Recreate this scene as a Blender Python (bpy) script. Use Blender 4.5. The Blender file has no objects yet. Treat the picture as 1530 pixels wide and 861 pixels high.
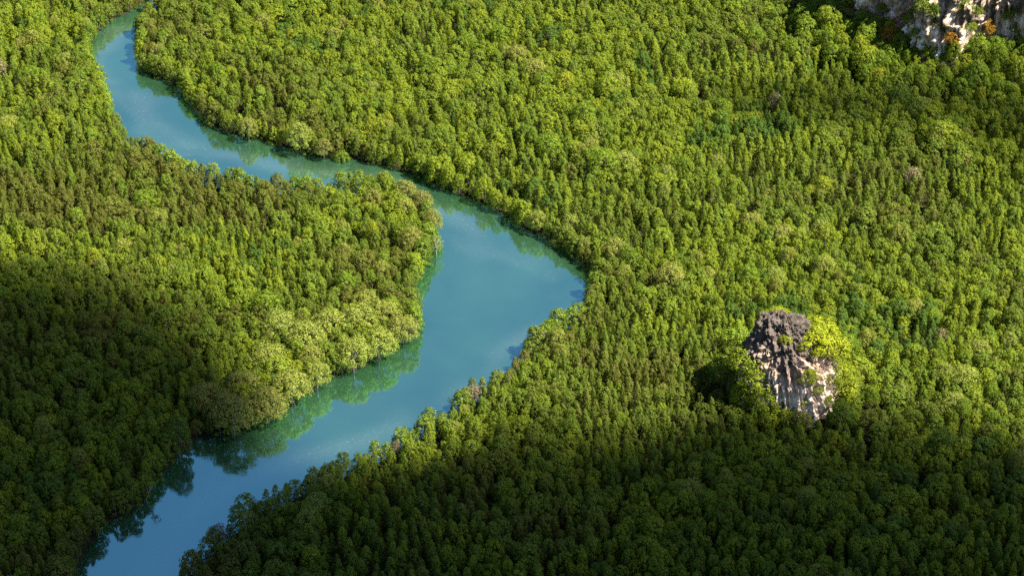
import bpy, math, random
import numpy as np
from mathutils import Vector, Matrix

random.seed(7)
RNG = np.random.default_rng(7)
S = bpy.context.scene
COL = S.collection
D2R = math.radians

# ------------------------------------------------------------------ camera model
CAM_H, PITCH, FPX, PW, PH = 388.0, D2R(30.0), 3450.8, 1530.0, 861.0
def ground(u, v, z=0.0):
    """point of the ground plane seen at a place of the photograph"""
    dx, dy = (u - PW / 2) / FPX, (PH / 2 - v) / FPX
    ry = math.cos(PITCH) + dy * math.sin(PITCH)
    rz = -math.sin(PITCH) + dy * math.cos(PITCH)
    t = (z - CAM_H) / rz
    return (dx * t, ry * t)
def project(x, y, z):
    z = z - CAM_H
    d = y * math.cos(PITCH) - z * math.sin(PITCH)
    h = y * math.sin(PITCH) + z * math.cos(PITCH)
    return PW / 2 + FPX * x / d, PH / 2 - FPX * h / d, d

# ------------------------------------------------------------------ numpy noise
def _h(ix, iy, iz, s):
    n = (ix.astype(np.int64) * 374761393 + iy.astype(np.int64) * 668265263
         + iz.astype(np.int64) * 2147483647 + s * 144665) & 0xffffffff
    n = ((n ^ (n >> 13)) * 1274126177) & 0xffffffff
    n = (n ^ (n >> 16)) & 0xffffffff
    return n / 4294967295.0
def vnoise(x, y, z=None, seed=0):
    x = np.asarray(x, float); y = np.asarray(y, float)
    z = np.zeros_like(x) if z is None else np.asarray(z, float)
    ix, iy, iz = np.floor(x), np.floor(y), np.floor(z)
    fx, fy, fz = x - ix, y - iy, z - iz
    fx, fy, fz = [f * f * f * (f * (f * 6 - 15) + 10) for f in (fx, fy, fz)]
    r = 0
    for a in (0, 1):
        for b in (0, 1):
            for c in (0, 1):
                w = (fx if a else 1 - fx) * (fy if b else 1 - fy) * (fz if c else 1 - fz)
                r = r + w * _h(ix + a, iy + b, iz + c, seed)
    return r
def fbm(x, y, z=None, seed=0, oct=4):
    r, a, t = 0, 1.0, 0
    z = np.zeros_like(np.asarray(x, float)) if z is None else z
    for o in range(oct):
        k = 2.0 ** o
        r = r + a * vnoise(x * k + 13.7 * o, y * k - 7.1 * o, z * k + 3.3 * o, seed + o)
        t += a; a *= 0.5
    return r / t

# ------------------------------------------------------------------ small helpers
def mesh_np(name, V, F4=None, F3=None, mat=None, smooth=False, fattr=None, mats=None, midx=None):
    """mesh from numpy arrays of vertices, quads and triangles"""
    me = bpy.data.meshes.new(name)
    F4 = np.zeros((0, 4), int) if F4 is None else np.asarray(F4, int)
    F3 = np.zeros((0, 3), int) if F3 is None else np.asarray(F3, int)
    nv, n4, n3 = len(V), len(F4), len(F3)
    me.vertices.add(nv); me.vertices.foreach_set('co', np.asarray(V, np.float32).ravel())
    me.loops.add(n4 * 4 + n3 * 3); me.polygons.add(n4 + n3)
    me.loops.foreach_set('vertex_index', np.concatenate([F4.ravel(), F3.ravel()]).astype(np.int32))
    me.polygons.foreach_set('loop_start', np.concatenate([np.arange(n4) * 4, n4 * 4 + np.arange(n3) * 3]).astype(np.int32))
    if smooth:
        me.polygons.foreach_set('use_smooth', np.ones(n4 + n3, bool))
    if mats:
        for m in mats: me.materials.append(m)
        if midx is not None: me.polygons.foreach_set('material_index', np.asarray(midx, np.int32))
    elif mat: me.materials.append(mat)
    me.update(calc_edges=True)
    if fattr is not None:
        a = me.attributes.new('leaf_shade', 'FLOAT', 'FACE')
        a.data.foreach_set('value', np.asarray(fattr, np.float32))
    me.validate()
    return me
def add(name, data, parent=None, loc=None):
    o = bpy.data.objects.new(name, data); COL.objects.link(o)
    if parent: o.parent = parent
    if loc is not None: o.location = loc
    return o
def tag(o, label=None, cat=None, group=None, kind=None):
    if label: o['label'] = label
    if cat: o['category'] = cat
    if group: o['group'] = group
    if kind: o['kind'] = kind
    return o

# ------------------------------------------------------------------ materials
def new_mat(name):
    m = bpy.data.materials.new(name); m.use_nodes = True
    nt = m.node_tree; nt.nodes.clear()
    out = nt.nodes.new('ShaderNodeOutputMaterial')
    return m, nt, out
def N(nt, t, **kw):
    n = nt.nodes.new(t)
    for k, v in kw.items():
        if k.startswith('i_'):
            key = k[2:]
            n.inputs[int(key) if key.isdigit() else key.replace('_', ' ')].default_value = v
        else: setattr(n, k, v)
    return n
def ramp(nt, stops, interp='LINEAR'):
    r = nt.nodes.new('ShaderNodeValToRGB'); r.color_ramp.interpolation = interp
    el = r.color_ramp.elements
    while len(el) < len(stops): el.new(0.5)
    for e, (p, c) in zip(el, stops):
        e.position = p; e.color = (c[0], c[1], c[2], 1)
    return r
def foliage(name, stops, trans=0.28, rough=0.6, spec=0.12, leafvar=0.45):
    """leaf material; 'tint' is a property of each tree, 'leaf_shade' of each leaf"""
    m, nt, out = new_mat(name); L = nt.links.new
    at = N(nt, 'ShaderNodeAttribute', attribute_type='INSTANCER', attribute_name='tint')
    ls = N(nt, 'ShaderNodeAttribute', attribute_type='GEOMETRY', attribute_name='leaf_shade')
    rp = ramp(nt, stops)
    add_ = N(nt, 'ShaderNodeMath', operation='MULTIPLY_ADD'); add_.inputs[1].default_value = 0.22
    sub = N(nt, 'ShaderNodeMath', operation='ADD'); sub.inputs[1].default_value = -0.11
    L(ls.outputs['Fac'], add_.inputs[0]); L(at.outputs['Fac'], add_.inputs[2])
    L(add_.outputs[0], sub.inputs[0]); L(sub.outputs[0], rp.inputs[0])
    mr = N(nt, 'ShaderNodeMapRange'); mr.inputs[3].default_value = 1 - leafvar; mr.inputs[4].default_value = 1 + leafvar
    L(ls.outputs['Fac'], mr.inputs[0])
    mul = N(nt, 'ShaderNodeVectorMath', operation='SCALE')
    L(rp.outputs[0], mul.inputs[0]); L(mr.outputs[0], mul.inputs['Scale'])
    p = N(nt, 'ShaderNodeBsdfPrincipled'); p.inputs['Roughness'].default_value = rough
    p.inputs['Specular IOR Level'].default_value = spec
    L(mul.outputs[0], p.inputs['Base Color'])
    tr = N(nt, 'ShaderNodeBsdfTranslucent')
    warm = N(nt, 'ShaderNodeVectorMath', operation='MULTIPLY'); warm.inputs[1].default_value = (1.15, 1.3, 0.5)
    L(mul.outputs[0], warm.inputs[0]); L(warm.outputs[0], tr.inputs['Color'])
    mx = N(nt, 'ShaderNodeMixShader'); mx.inputs[0].default_value = trans
    L(p.outputs[0], mx.inputs[1]); L(tr.outputs[0], mx.inputs[2]); L(mx.outputs[0], out.inputs[0])
    return m
M = {}
M['mangrove'] = foliage('mangrove_leaves', [(0.0, (0.080, 0.080, 0.014)), (0.22, (0.085, 0.103, 0.011)), (0.5, (0.080, 0.126, 0.010)),
                                            (0.75, (0.148, 0.182, 0.009)), (1.0, (0.044, 0.090, 0.011))])
M['pale'] = foliage('pale_leaves', [(0.0, (0.130, 0.120, 0.035)), (0.35, (0.145, 0.152, 0.028)), (0.7, (0.160, 0.185, 0.028)), (1.0, (0.150, 0.185, 0.032))], leafvar=0.4)
M['broad'] = foliage('broadleaf_leaves', [(0.0, (0.050, 0.085, 0.009)), (0.4, (0.092, 0.140, 0.008)), (0.75, (0.110, 0.165, 0.012)), (1.0, (0.175, 0.190, 0.010))])
M['shrub'] = foliage('rock_shrub_leaves', [(0.0, (0.060, 0.095, 0.010)), (0.5, (0.115, 0.155, 0.009)), (1.0, (0.205, 0.230, 0.009))], leafvar=0.4)
M['autumn'] = foliage('dry_leaves', [(0.0, (0.200, 0.085, 0.070)), (0.35, (0.200, 0.080, 0.018)), (0.7, (0.270, 0.165, 0.012)), (1.0, (0.220, 0.045, 0.025))], leafvar=0.4)
M['twig'] = foliage('twiggy_leaves', [(0.0, (0.105, 0.072, 0.056)), (0.5, (0.140, 0.115, 0.066)), (1.0, (0.160, 0.145, 0.062))], trans=0.15, leafvar=0.4)

def bark(name, c1, c2):
    m, nt, out = new_mat(name); L = nt.links.new
    tc = N(nt, 'ShaderNodeTexCoord'); mp = N(nt, 'ShaderNodeMapping'); mp.inputs['Scale'].default_value = (3, 3, 0.6)
    nz = N(nt, 'ShaderNodeTexNoise', i_Scale=2.0, i_Detail=5.0)
    rp = ramp(nt, [(0.3, c1), (0.7, c2)])
    p = N(nt, 'ShaderNodeBsdfPrincipled', i_Roughness=0.85)
    L(tc.outputs['Object'], mp.inputs[0]); L(mp.outputs[0], nz.inputs[0]); L(nz.outputs[0], rp.inputs[0])
    L(rp.outputs[0], p.inputs['Base Color']); L(p.outputs[0], out.inputs[0])
    return m
M['bark'] = bark('mangrove_bark', (0.05, 0.038, 0.028), (0.13, 0.10, 0.075))
M['bark_pale'] = bark('pale_bark', (0.12, 0.10, 0.08), (0.28, 0.24, 0.20))

def mud_mat():
    m, nt, out = new_mat('forest_mud'); L = nt.links.new
    g = N(nt, 'ShaderNodeNewGeometry')
    nz = N(nt, 'ShaderNodeTexNoise', i_Scale=0.25, i_Detail=8.0)
    n2 = N(nt, 'ShaderNodeTexNoise', i_Scale=2.2, i_Detail=6.0)
    rp = ramp(nt, [(0.3, (0.010, 0.012, 0.004)), (0.55, (0.020, 0.018, 0.009)), (0.75, (0.016, 0.024, 0.005))])
    p = N(nt, 'ShaderNodeBsdfPrincipled', i_Roughness=0.9); p.inputs['Specular IOR Level'].default_value = 0.08
    b = N(nt, 'ShaderNodeBump', i_Strength=0.6, i_Distance=0.3)
    L(g.outputs['Position'], nz.inputs[0]); L(g.outputs['Position'], n2.inputs[0])
    L(nz.outputs[0], rp.inputs[0]); L(rp.outputs[0], p.inputs['Base Color'])
    L(n2.outputs[0], b.inputs['Height']); L(b.outputs[0], p.inputs['Normal']); L(p.outputs[0], out.inputs[0])
    return m
M['mud'] = mud_mat()

def water_mat():
    m, nt, out = new_mat('river_water'); L = nt.links.new
    g = N(nt, 'ShaderNodeNewGeometry')
    # silt drifting in the water
    n1 = N(nt, 'ShaderNodeTexNoise', i_Scale=0.018, i_Detail=4.0, i_Distortion=0.8)
    L(g.outputs['Position'], n1.inputs[0])
    body = ramp(nt, [(0.3, (0.011, 0.034, 0.016)), (0.7, (0.023, 0.064, 0.033))])
    L(n1.outputs[0], body.inputs[0])
    # lines of thin foam carried by the current
    band = N(nt, 'ShaderNodeAttribute', attribute_type='GEOMETRY', attribute_name='current')
    n3 = N(nt, 'ShaderNodeTexNoise', i_Scale=0.9, i_Detail=6.0, i_Roughness=0.75)
    L(g.outputs['Position'], n3.inputs[0])
    sp = ramp(nt, [(0.56, (0, 0, 0)), (0.74, (1, 1, 1))])
    L(n3.outputs[0], sp.inputs[0])
    fm = N(nt, 'ShaderNodeMath', operation='MULTIPLY'); L(band.outputs['Fac'], fm.inputs[0]); L(sp.outputs[0], fm.inputs[1])
    film = N(nt, 'ShaderNodeMath', operation='MULTIPLY_ADD'); film.inputs[1].default_value = 0.08
    f2 = N(nt, 'ShaderNodeMath', operation='MULTIPLY'); f2.inputs[1].default_value = 0.5
    L(fm.outputs[0], f2.inputs[0]); L(band.outputs['Fac'], film.inputs[0]); L(f2.outputs[0], film.inputs[2])
    mixc = N(nt, 'ShaderNodeMix', data_type='RGBA'); mixc.inputs['B'].default_value = (0.30, 0.34, 0.30, 1)
    L(film.outputs[0], mixc.inputs['Factor']); L(body.outputs[0], mixc.inputs['A'])
    dif = N(nt, 'ShaderNodeBsdfDiffuse'); L(mixc.outputs['Result'], dif.inputs[0])
    # faint ripples
    n4 = N(nt, 'ShaderNodeTexNoise', i_Scale=0.9, i_Detail=4.0)
    mp = N(nt, 'ShaderNodeMapping'); mp.inputs['Scale'].default_value = (0.6, 1.3, 1)
    L(g.outputs['Position'], mp.inputs[0]); L(mp.outputs[0], n4.inputs[0])
    b = N(nt, 'ShaderNodeBump', i_Strength=0.22, i_Distance=0.06); L(n4.outputs[0], b.inputs['Height'])
    gl = N(nt, 'ShaderNodeBsdfGlossy', i_Roughness=0.055)
    gl.inputs['Color'].default_value = (0.44, 0.88, 0.92, 1); L(b.outputs[0], gl.inputs['Normal'])
    fr = N(nt, 'ShaderNodeFresnel', i_IOR=WATER_IOR)
    mx = N(nt, 'ShaderNodeMixShader'); L(fr.outputs[0], mx.inputs[0]); L(dif.outputs[0], mx.inputs[1]); L(gl.outputs[0], mx.inputs[2])
    L(mx.outputs[0], out.inputs[0])
    return m
WATER_IOR = 7.5
M['water'] = water_mat()

def rock_mat(name, z0, z1, dark, pale, warm, shy=0.0):
    """limestone: grey weathered crust above, pale fresh drip-stained stone below"""
    m, nt, out = new_mat(name); L = nt.links.new
    tc = N(nt, 'ShaderNodeTexCoord')
    mp = N(nt, 'ShaderNodeMapping'); mp.inputs['Scale'].default_value = (0.40, 0.40, 0.045)
    st = N(nt, 'ShaderNodeTexNoise', i_Scale=1.0, i_Detail=7.0, i_Roughness=0.65, i_Distortion=0.5)
    L(tc.outputs['Object'], mp.inputs[0]); L(mp.outputs[0], st.inputs[0])
    sx = N(nt, 'ShaderNodeSeparateXYZ'); L(tc.outputs['Object'], sx.inputs[0])
    mr = N(nt, 'ShaderNodeMapRange'); mr.inputs[1].default_value = z0; mr.inputs[2].default_value = z1
    mr.inputs[3].default_value = 0.30; mr.inputs[4].default_value = -0.30
    L(sx.outputs['Z'], mr.inputs[0])
    sm = N(nt, 'ShaderNodeMath', operation='ADD'); L(st.outputs[0], sm.inputs[0]); L(mr.outputs[0], sm.inputs[1])
    rp = ramp(nt, [(0.38, dark), (0.52, tuple(0.5 * (a + b) * 0.8 for a, b in zip(dark, warm))), (0.62, warm), (0.78, pale)])
    bl = N(nt, 'ShaderNodeTexNoise', i_Scale=0.14, i_Detail=3.0); L(tc.outputs['Object'], bl.inputs[0])
    bm2 = N(nt, 'ShaderNodeMath', operation='MULTIPLY_ADD'); bm2.inputs[1].default_value = 0.7
    L(bl.outputs[0], bm2.inputs[0]); L(sm.outputs[0], bm2.inputs[2])
    bs = N(nt, 'ShaderNodeMath', operation='SUBTRACT'); bs.inputs[1].default_value = 0.35 + shy
    L(bm2.outputs[0], bs.inputs[0]); L(bs.outputs[0], rp.inputs[0])
    n2 = N(nt, 'ShaderNodeTexNoise', i_Scale=0.7, i_Detail=6.0, i_Roughness=0.6); L(tc.outputs['Object'], n2.inputs[0])
    r2 = ramp(nt, [(0.32, (0.40, 0.36, 0.34)), (0.5, (0.9, 0.88, 0.88)), (0.62, (1.35, 1.32, 1.3)), (0.8, (1.6, 1.55, 1.5))]); L(n2.outputs[0], r2.inputs[0])
    mu = N(nt, 'ShaderNodeVectorMath', operation='MULTIPLY'); L(rp.outputs[0], mu.inputs[0]); L(r2.outputs[0], mu.inputs[1])
    p = N(nt, 'ShaderNodeBsdfPrincipled', i_Roughness=0.9); L(mu.outputs[0], p.inputs['Base Color'])
    b = N(nt, 'ShaderNodeBump', i_Strength=0.9, i_Distance=0.5); L(n2.outputs[0], b.inputs['Height']); L(b.outputs[0], p.inputs['Normal'])
    L(p.outputs[0], out.inputs[0])
    return m

# ------------------------------------------------------------------ the river's outline (waterlines)
RIGHT = [(262,-60),(246,-25),(236,0),(222,22),(208,55),(206,92),(217,108),(245,118),(268,135),(285,158),(310,185),(350,203),(395,211),
         (440,222),(475,233),(520,238),(565,245),(600,255),(640,270),(665,283),(700,297),(740,317),(775,337),(810,353),(845,370),(868,387),
         (881,410),(884,436),(876,462),(860,484),(834,501),(800,528),(765,568),(735,588),(695,612),(680,635),(640,655),(600,680),(540,707),(480,730),
         (420,755),(380,775),(335,808),(303,843),(270,880),(240,920),(200,990),(150,1080)]
LEFT = [(-60,1080),(10,990),(60,920),(95,880),(118,850),(128,825),(150,798),(170,775),(205,757),(228,722),(262,690),(290,657),(340,652),
        (400,628),(437,602),(482,577),(540,548),(570,528),(600,508),(626,488),(622,455),(638,408),(652,385),(658,362),(650,338),
        (635,318),(605,300),(575,288),(540,290),(480,296),(420,289),(385,289),(340,279),(300,272),(270,262),(240,243),(210,227),(185,212),
        (170,180),(157,140),(143,105),(136,72),(148,48),(172,28),(205,12),(226,-12),(240,-60)]
def smooth_line(pts, step=2.5):
    P = np.array([ground(*p) for p in pts]); out = []
    Q = np.vstack([2 * P[0] - P[1], P, 2 * P[-1] - P[-2]])
    for i in range(1, len(Q) - 2):
        p0, p1, p2, p3 = Q[i - 1], Q[i], Q[i + 1], Q[i + 2]
        n = max(2, int(np.linalg.norm(p2 - p1) / step))
        for k in range(n):
            t = k / n
            out.append(0.5 * ((2 * p1) + (-p0 + p2) * t + (2 * p0 - 5 * p1 + 4 * p2 - p3) * t * t + (-p0 + 3 * p1 - 3 * p2 + p3) * t ** 3))
    out.append(Q[-2]); out = np.array(out)
    s = np.arange(len(out))
    out[:, 0] += (vnoise(s * 0.31, s * 0 + 1.5, seed=3) - 0.5) * 2.0
    out[:, 1] += (vnoise(s * 0.31, s * 0 + 9.5, seed=4) - 0.5) * 2.0
    out[:, 0] += (vnoise(s * 0.085, s * 0 + 3.5, seed=13) - 0.5) * 3.6
    out[:, 1] += (vnoise(s * 0.085, s * 0 + 7.5, seed=14) - 0.5) * 3.6
    return out
BR, BL = smooth_line(RIGHT), smooth_line(LEFT)
POLY = np.vstack([BR, BL])
def river_dist(x, y):
    """signed distance to the waterline: negative in the river"""
    x = np.asarray(x, float); y = np.asarray(y, float)
    d2 = np.full(x.shape, 1e18); ins = np.zeros(x.shape, bool)
    A = POLY; B = np.roll(POLY, -1, axis=0)
    for (ax, ay), (bx, by) in zip(A, B):
        ex, ey = bx - ax, by - ay; l2 = ex * ex + ey * ey + 1e-9
        t = np.clip(((x - ax) * ex + (y - ay) * ey) / l2, 0, 1)
        d2 = np.minimum(d2, (x - ax - t * ex) ** 2 + (y - ay - t * ey) ** 2)
        if by != ay:
            c = ((ay > y) != (by > y)) & (x < (bx - ax) * (y - ay) / (by - ay) + ax)
            ins ^= c
    d = np.sqrt(d2)
    return np.where(ins, -d, d)

# ------------------------------------------------------------------ landforms
RX, RY = ground(1183, 622)               # the lone rock
CXX, CYY = 207.0, 870.0                   # the cliff massif
CA, CB, CH = 64.0, 42.0, 58.0
def terrain_z(x, y, d):
    base = 0.45 + 0.5 * fbm(x * 0.03, y * 0.03, seed=21, oct=3)
    z = np.where(d > 0, base * np.clip(d / 6, 0, 1) + 0.02, -np.clip(-d, 0, 3) * 0.6)
    e = np.sqrt(((x - CXX) / (CA + 2)) ** 2 + ((y - CYY) / (CB + 2)) ** 2)
    far = (e - 1) * CB
    z = z + np.where(d > 0, 11.0 * np.clip(1 - far / 22.0, 0, 1) ** 1.4, 0)
    er = np.sqrt(((x - RX) / 17) ** 2 + ((y - RY) / 13) ** 2)
    z = z + 3.0 * np.clip(1.6 - er, 0, 1)
    return z

xs = np.concatenate([[-9000, -5000, -2500, -1200, -700, -480], np.arange(-360, 361, 2.4), [480, 700, 1200, 2500, 5000, 9000]])
ys = np.concatenate([[-6000, -2500, -900, -200, 150, 320], np.arange(420, 1140, 2.4), [1250, 1500, 2200, 4000, 7000, 12000]])
GX, GY = np.meshgrid(xs, ys)
gd = river_dist(GX.ravel(), GY.ravel()); gz = terrain_z(GX.ravel(), GY.ravel(), gd)
nx, ny = len(xs), len(ys)
ii = (np.arange(ny - 1)[:, None] * nx + np.arange(nx - 1)[None]).ravel()
ground_me = mesh_np('forest_floor', np.stack([GX.ravel(), GY.ravel(), gz], 1), np.stack([ii, ii + 1, ii + nx + 1, ii + nx], 1), mat=M['mud'], smooth=True)
tag(add('ground', ground_me), kind='structure')
def z_at(x, y):
    a = np.array([x], float); b = np.array([y], float)
    return float(terrain_z(a, b, river_dist(a, b))[0])

wx = np.arange(-420, 331, 2.0); wy = np.arange(330, 1201, 2.0)
WX, WY = np.meshgrid(wx, wy); WX, WY = WX.ravel(), WY.ravel()
near = np.abs(river_dist(WX, WY)) < 60
db = np.full(WX.shape, 99.0)
dd = np.full(near.sum(), 1e9)
for p in BR[::2]: dd = np.minimum(dd, (WX[near] - p[0]) ** 2 + (WY[near] - p[1]) ** 2)
db[near] = np.sqrt(dd)
# thread of foam and silt carried along the channel, wandering with the current
n_a = fbm(WX * 0.02, WY * 0.02, seed=5, oct=3); n_b = fbm(WX * 0.05, WY * 0.05, seed=8, oct=3)
cur = np.exp(-((db - 12 - 22 * (n_a - 0.5)) / (2.2 + 5 * n_b)) ** 2) * np.clip(n_b * 3.2 - 0.9, 0, 1)
cur += 0.6 * np.exp(-((db - 24 - 30 * (n_b - 0.5)) / 3.0) ** 2) * np.clip(n_a * 4 - 1.9, 0, 1)
k = (np.arange(len(wy) - 1)[:, None] * len(wx) + np.arange(len(wx) - 1)[None]).ravel()
wme = mesh_np('river_water', np.stack([WX, WY, WX * 0], 1), np.stack([k, k + 1, k + len(wx) + 1, k + len(wx)], 1), mat=M['water'], smooth=True)
wa = wme.attributes.new('current', 'FLOAT', 'POINT'); wa.data.foreach_set('value', np.clip(cur, 0, 1).astype(np.float32))
tag(add('river_water', wme), kind='structure')

# ------------------------------------------------------------------ leaves and wood
def unit(v): return v / (np.linalg.norm(v, axis=1, keepdims=True) + 1e-9)
def leaf_quads(rng, P, Nn, size, aspect=0.75):
    n = len(P); T = unit(np.cross(Nn, unit(rng.normal(size=(n, 3))))); Bt = np.cross(Nn, T)
    s = size[:, None] * 0.5; sb = s * aspect
    bend = Nn * (size * rng.uniform(-0.15, 0.25, n))[:, None]
    V = np.stack([P - T * s, P - Bt * sb + bend, P + T * s, P + Bt * sb + bend], 1).reshape(-1, 3)
    return V, np.arange(n * 4).reshape(n, 4)
def lump_leaves(rng, lumps, n_per, leaf, low=-0.35, flat=0.85, wild=0.55, whole=0.65):
    """leaves on the outside of the leaf clumps: lumps is a list of (x, y, z, r)"""
    Ps, Ns, Sz = [], [], []
    A = np.array(lumps); zc = A[:, 2].min() * 0.45 + A[:, 2].max() * 0.55
    ext = np.array([np.abs(A[:, 0]).max() + 0.5, np.abs(A[:, 1]).max() + 0.5, (A[:, 2].max() - A[:, 2].min()) * 0.5 + 0.5])
    for (x, y, z, r) in lumps:
        d = unit(rng.normal(size=(int(n_per * 1.6), 3)))
        d = d[d[:, 2] > low][:n_per]
        k = r * (0.72 + 0.36 * rng.random(len(d)) ** 0.7)
        p = np.array([x, y, z]) + d * k[:, None] * np.array([1, 1, flat])
        cd_ = unit((p - np.array([0, 0, zc])) / ext)
        nn = unit((1.2 - whole) * d + whole * cd_ + wild * rng.normal(size=d.shape) * 0.5 + np.array([0, 0, 0.10]))
        Ps.append(p); Ns.append(nn); Sz.append(leaf * rng.uniform(0.65, 1.35, len(d)))
    P = np.vstack(Ps); Nn = np.vstack(Ns); sz = np.concatenate(Sz)
    V, F = leaf_quads(rng, P, Nn, sz)
    return V, F, rng.random(len(F))
def tube(pts, radii, sides=6):
    pts = np.asarray(pts, float); V = []; F = []
    for i, p in enumerate(pts):
        t = pts[min(i + 1, len(pts) - 1)] - pts[max(i - 1, 0)]; t = t / (np.linalg.norm(t) + 1e-9)
        a = np.cross(t, [0.31, 0.95, 0.02]); a /= np.linalg.norm(a); b = np.cross(t, a)
        for k in range(sides):
            w = 2 * math.pi * k / sides
            V.append(p + radii[i] * (math.cos(w) * a + math.sin(w) * b))
    for i in range(len(pts) - 1):
        for k in range(sides):
            k2 = (k + 1) % sides
            F.append((i * sides + k, i * sides + k2, (i + 1) * sides + k2, (i + 1) * sides + k))
    return np.array(V), np.array(F)
def join(parts):
    Vs, Fs, o = [], [], 0
    for V, F in parts:
        Vs.append(V); Fs.append(F + o); o += len(V)
    return np.vstack(Vs), np.vstack(Fs)
def wood(rng, H, r0, lumps, nl, lean=(0, 0), roots=0):
    """tapered trunk, limbs running out to some of the leaf clumps, prop roots"""
    top = np.array([lean[0], lean[1], H * 0.86])
    mid = top * 0.5 + np.array([rng.normal() * 0.25, rng.normal() * 0.25, 0])
    parts = [tube([(0, 0, -0.8), (0, 0, 0.3), mid, top], [r0 * 1.25, r0, r0 * 0.7, r0 * 0.2])]
    L = [lumps[i] for i in rng.permutation(len(lumps))[:nl]]
    for (x, y, z, r) in L:
        f = np.clip((z / H) * rng.uniform(0.45, 0.7), 0.12, 0.8)
        s = mid * (f / 0.43) if f < 0.43 else mid + (top - mid) * ((f - 0.43) / 0.43)
        e = np.array([x, y, z]); m = s * 0.45 + e * 0.55 + np.array([0, 0, 0.12 * np.linalg.norm(e - s) * rng.uniform(-1, 1)])
        parts.append(tube([s, m, e], [r0 * 0.42, r0 * 0.27, r0 * 0.10], 5))
    for k in range(roots):
        w = 2 * math.pi * (k + rng.random() * 0.6) / max(roots, 1); q = rng.uniform(0.7, 1.5)
        parts.append(tube([(0, 0, 1.3), (0.55 * q * math.cos(w), 0.55 * q * math.sin(w), 1.0), (q * math.cos(w), q * math.sin(w), -0.8)], [r0 * 0.3, r0 * 0.25, r0 * 0.2], 4))
    return join(parts)
def profile_lumps(rng, H, R, z0, n, kind, rl):
    out = []; sk = rng.normal(0, 0.35, 2); el = rng.uniform(0.8, 1.25)
    for i in range(n):
        t = (i + 0.5) / n
        t = t ** 0.85
        if kind == 'slender': rad = R * (1 - t ** 2.4) ** 0.72 * min(1, 0.6 + t * 3)
        elif kind == 'round': rad = R * math.sqrt(max(0, 1 - ((t - 0.40) / 0.62) ** 2))
        elif kind == 'bush': rad = R * math.sqrt(max(0.02, 1 - (t * 0.98) ** 2.2))
        else: rad = R
        a = i * 2.399963 + rng.uniform(-0.5, 0.5); q = rng.uniform(0.74, 0.92)
        r = rl * rng.uniform(0.6, 1.4)
        if rng.random() < 0.16: q *= 1.22
        tj = min(1.0, max(0.0, t + rng.normal(0, 0.035)))
        out.append((rad * q * math.cos(a) * el + sk[0] * t, rad * q * math.sin(a) / el + sk[1] * t, z0 + tj * (H - z0) - r * 0.4, r))
    out.append((rng.normal() * 0.2, rng.normal() * 0.2, H - rl * 0.8, rl * 0.9))
    out.append((0, 0, (H + z0) * 0.5, R * 0.62)); out.append((0, 0, z0 + (H - z0) * 0.3, R * 0.62))
    return out
def umbrella_lumps(rng, H, R, z0, n, rl, hollow=0.45):
    """wide crown of many small separate clumps with gaps between"""
    out = []
    for i in range(n):
        c = 1 - (i + 0.5) / n * 1.25                       # 1 at the top, below zero under the widest ring
        a = i * 2.399963 + rng.uniform(-0.35, 0.35); s = math.sqrt(max(0, 1 - c * c))
        q = rng.uniform(0.80, 1.06)
        r = rl * rng.uniform(0.65, 1.35)
        mid = z0 + (H - z0) * hollow
        z = mid + c * q * ((H - mid) if c > 0 else (mid - z0)) - r * 0.3
        out.append((R * q * s * math.cos(a) * 0.88, R * q * s * math.sin(a) * 0.88, z, r))
    return out
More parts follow.
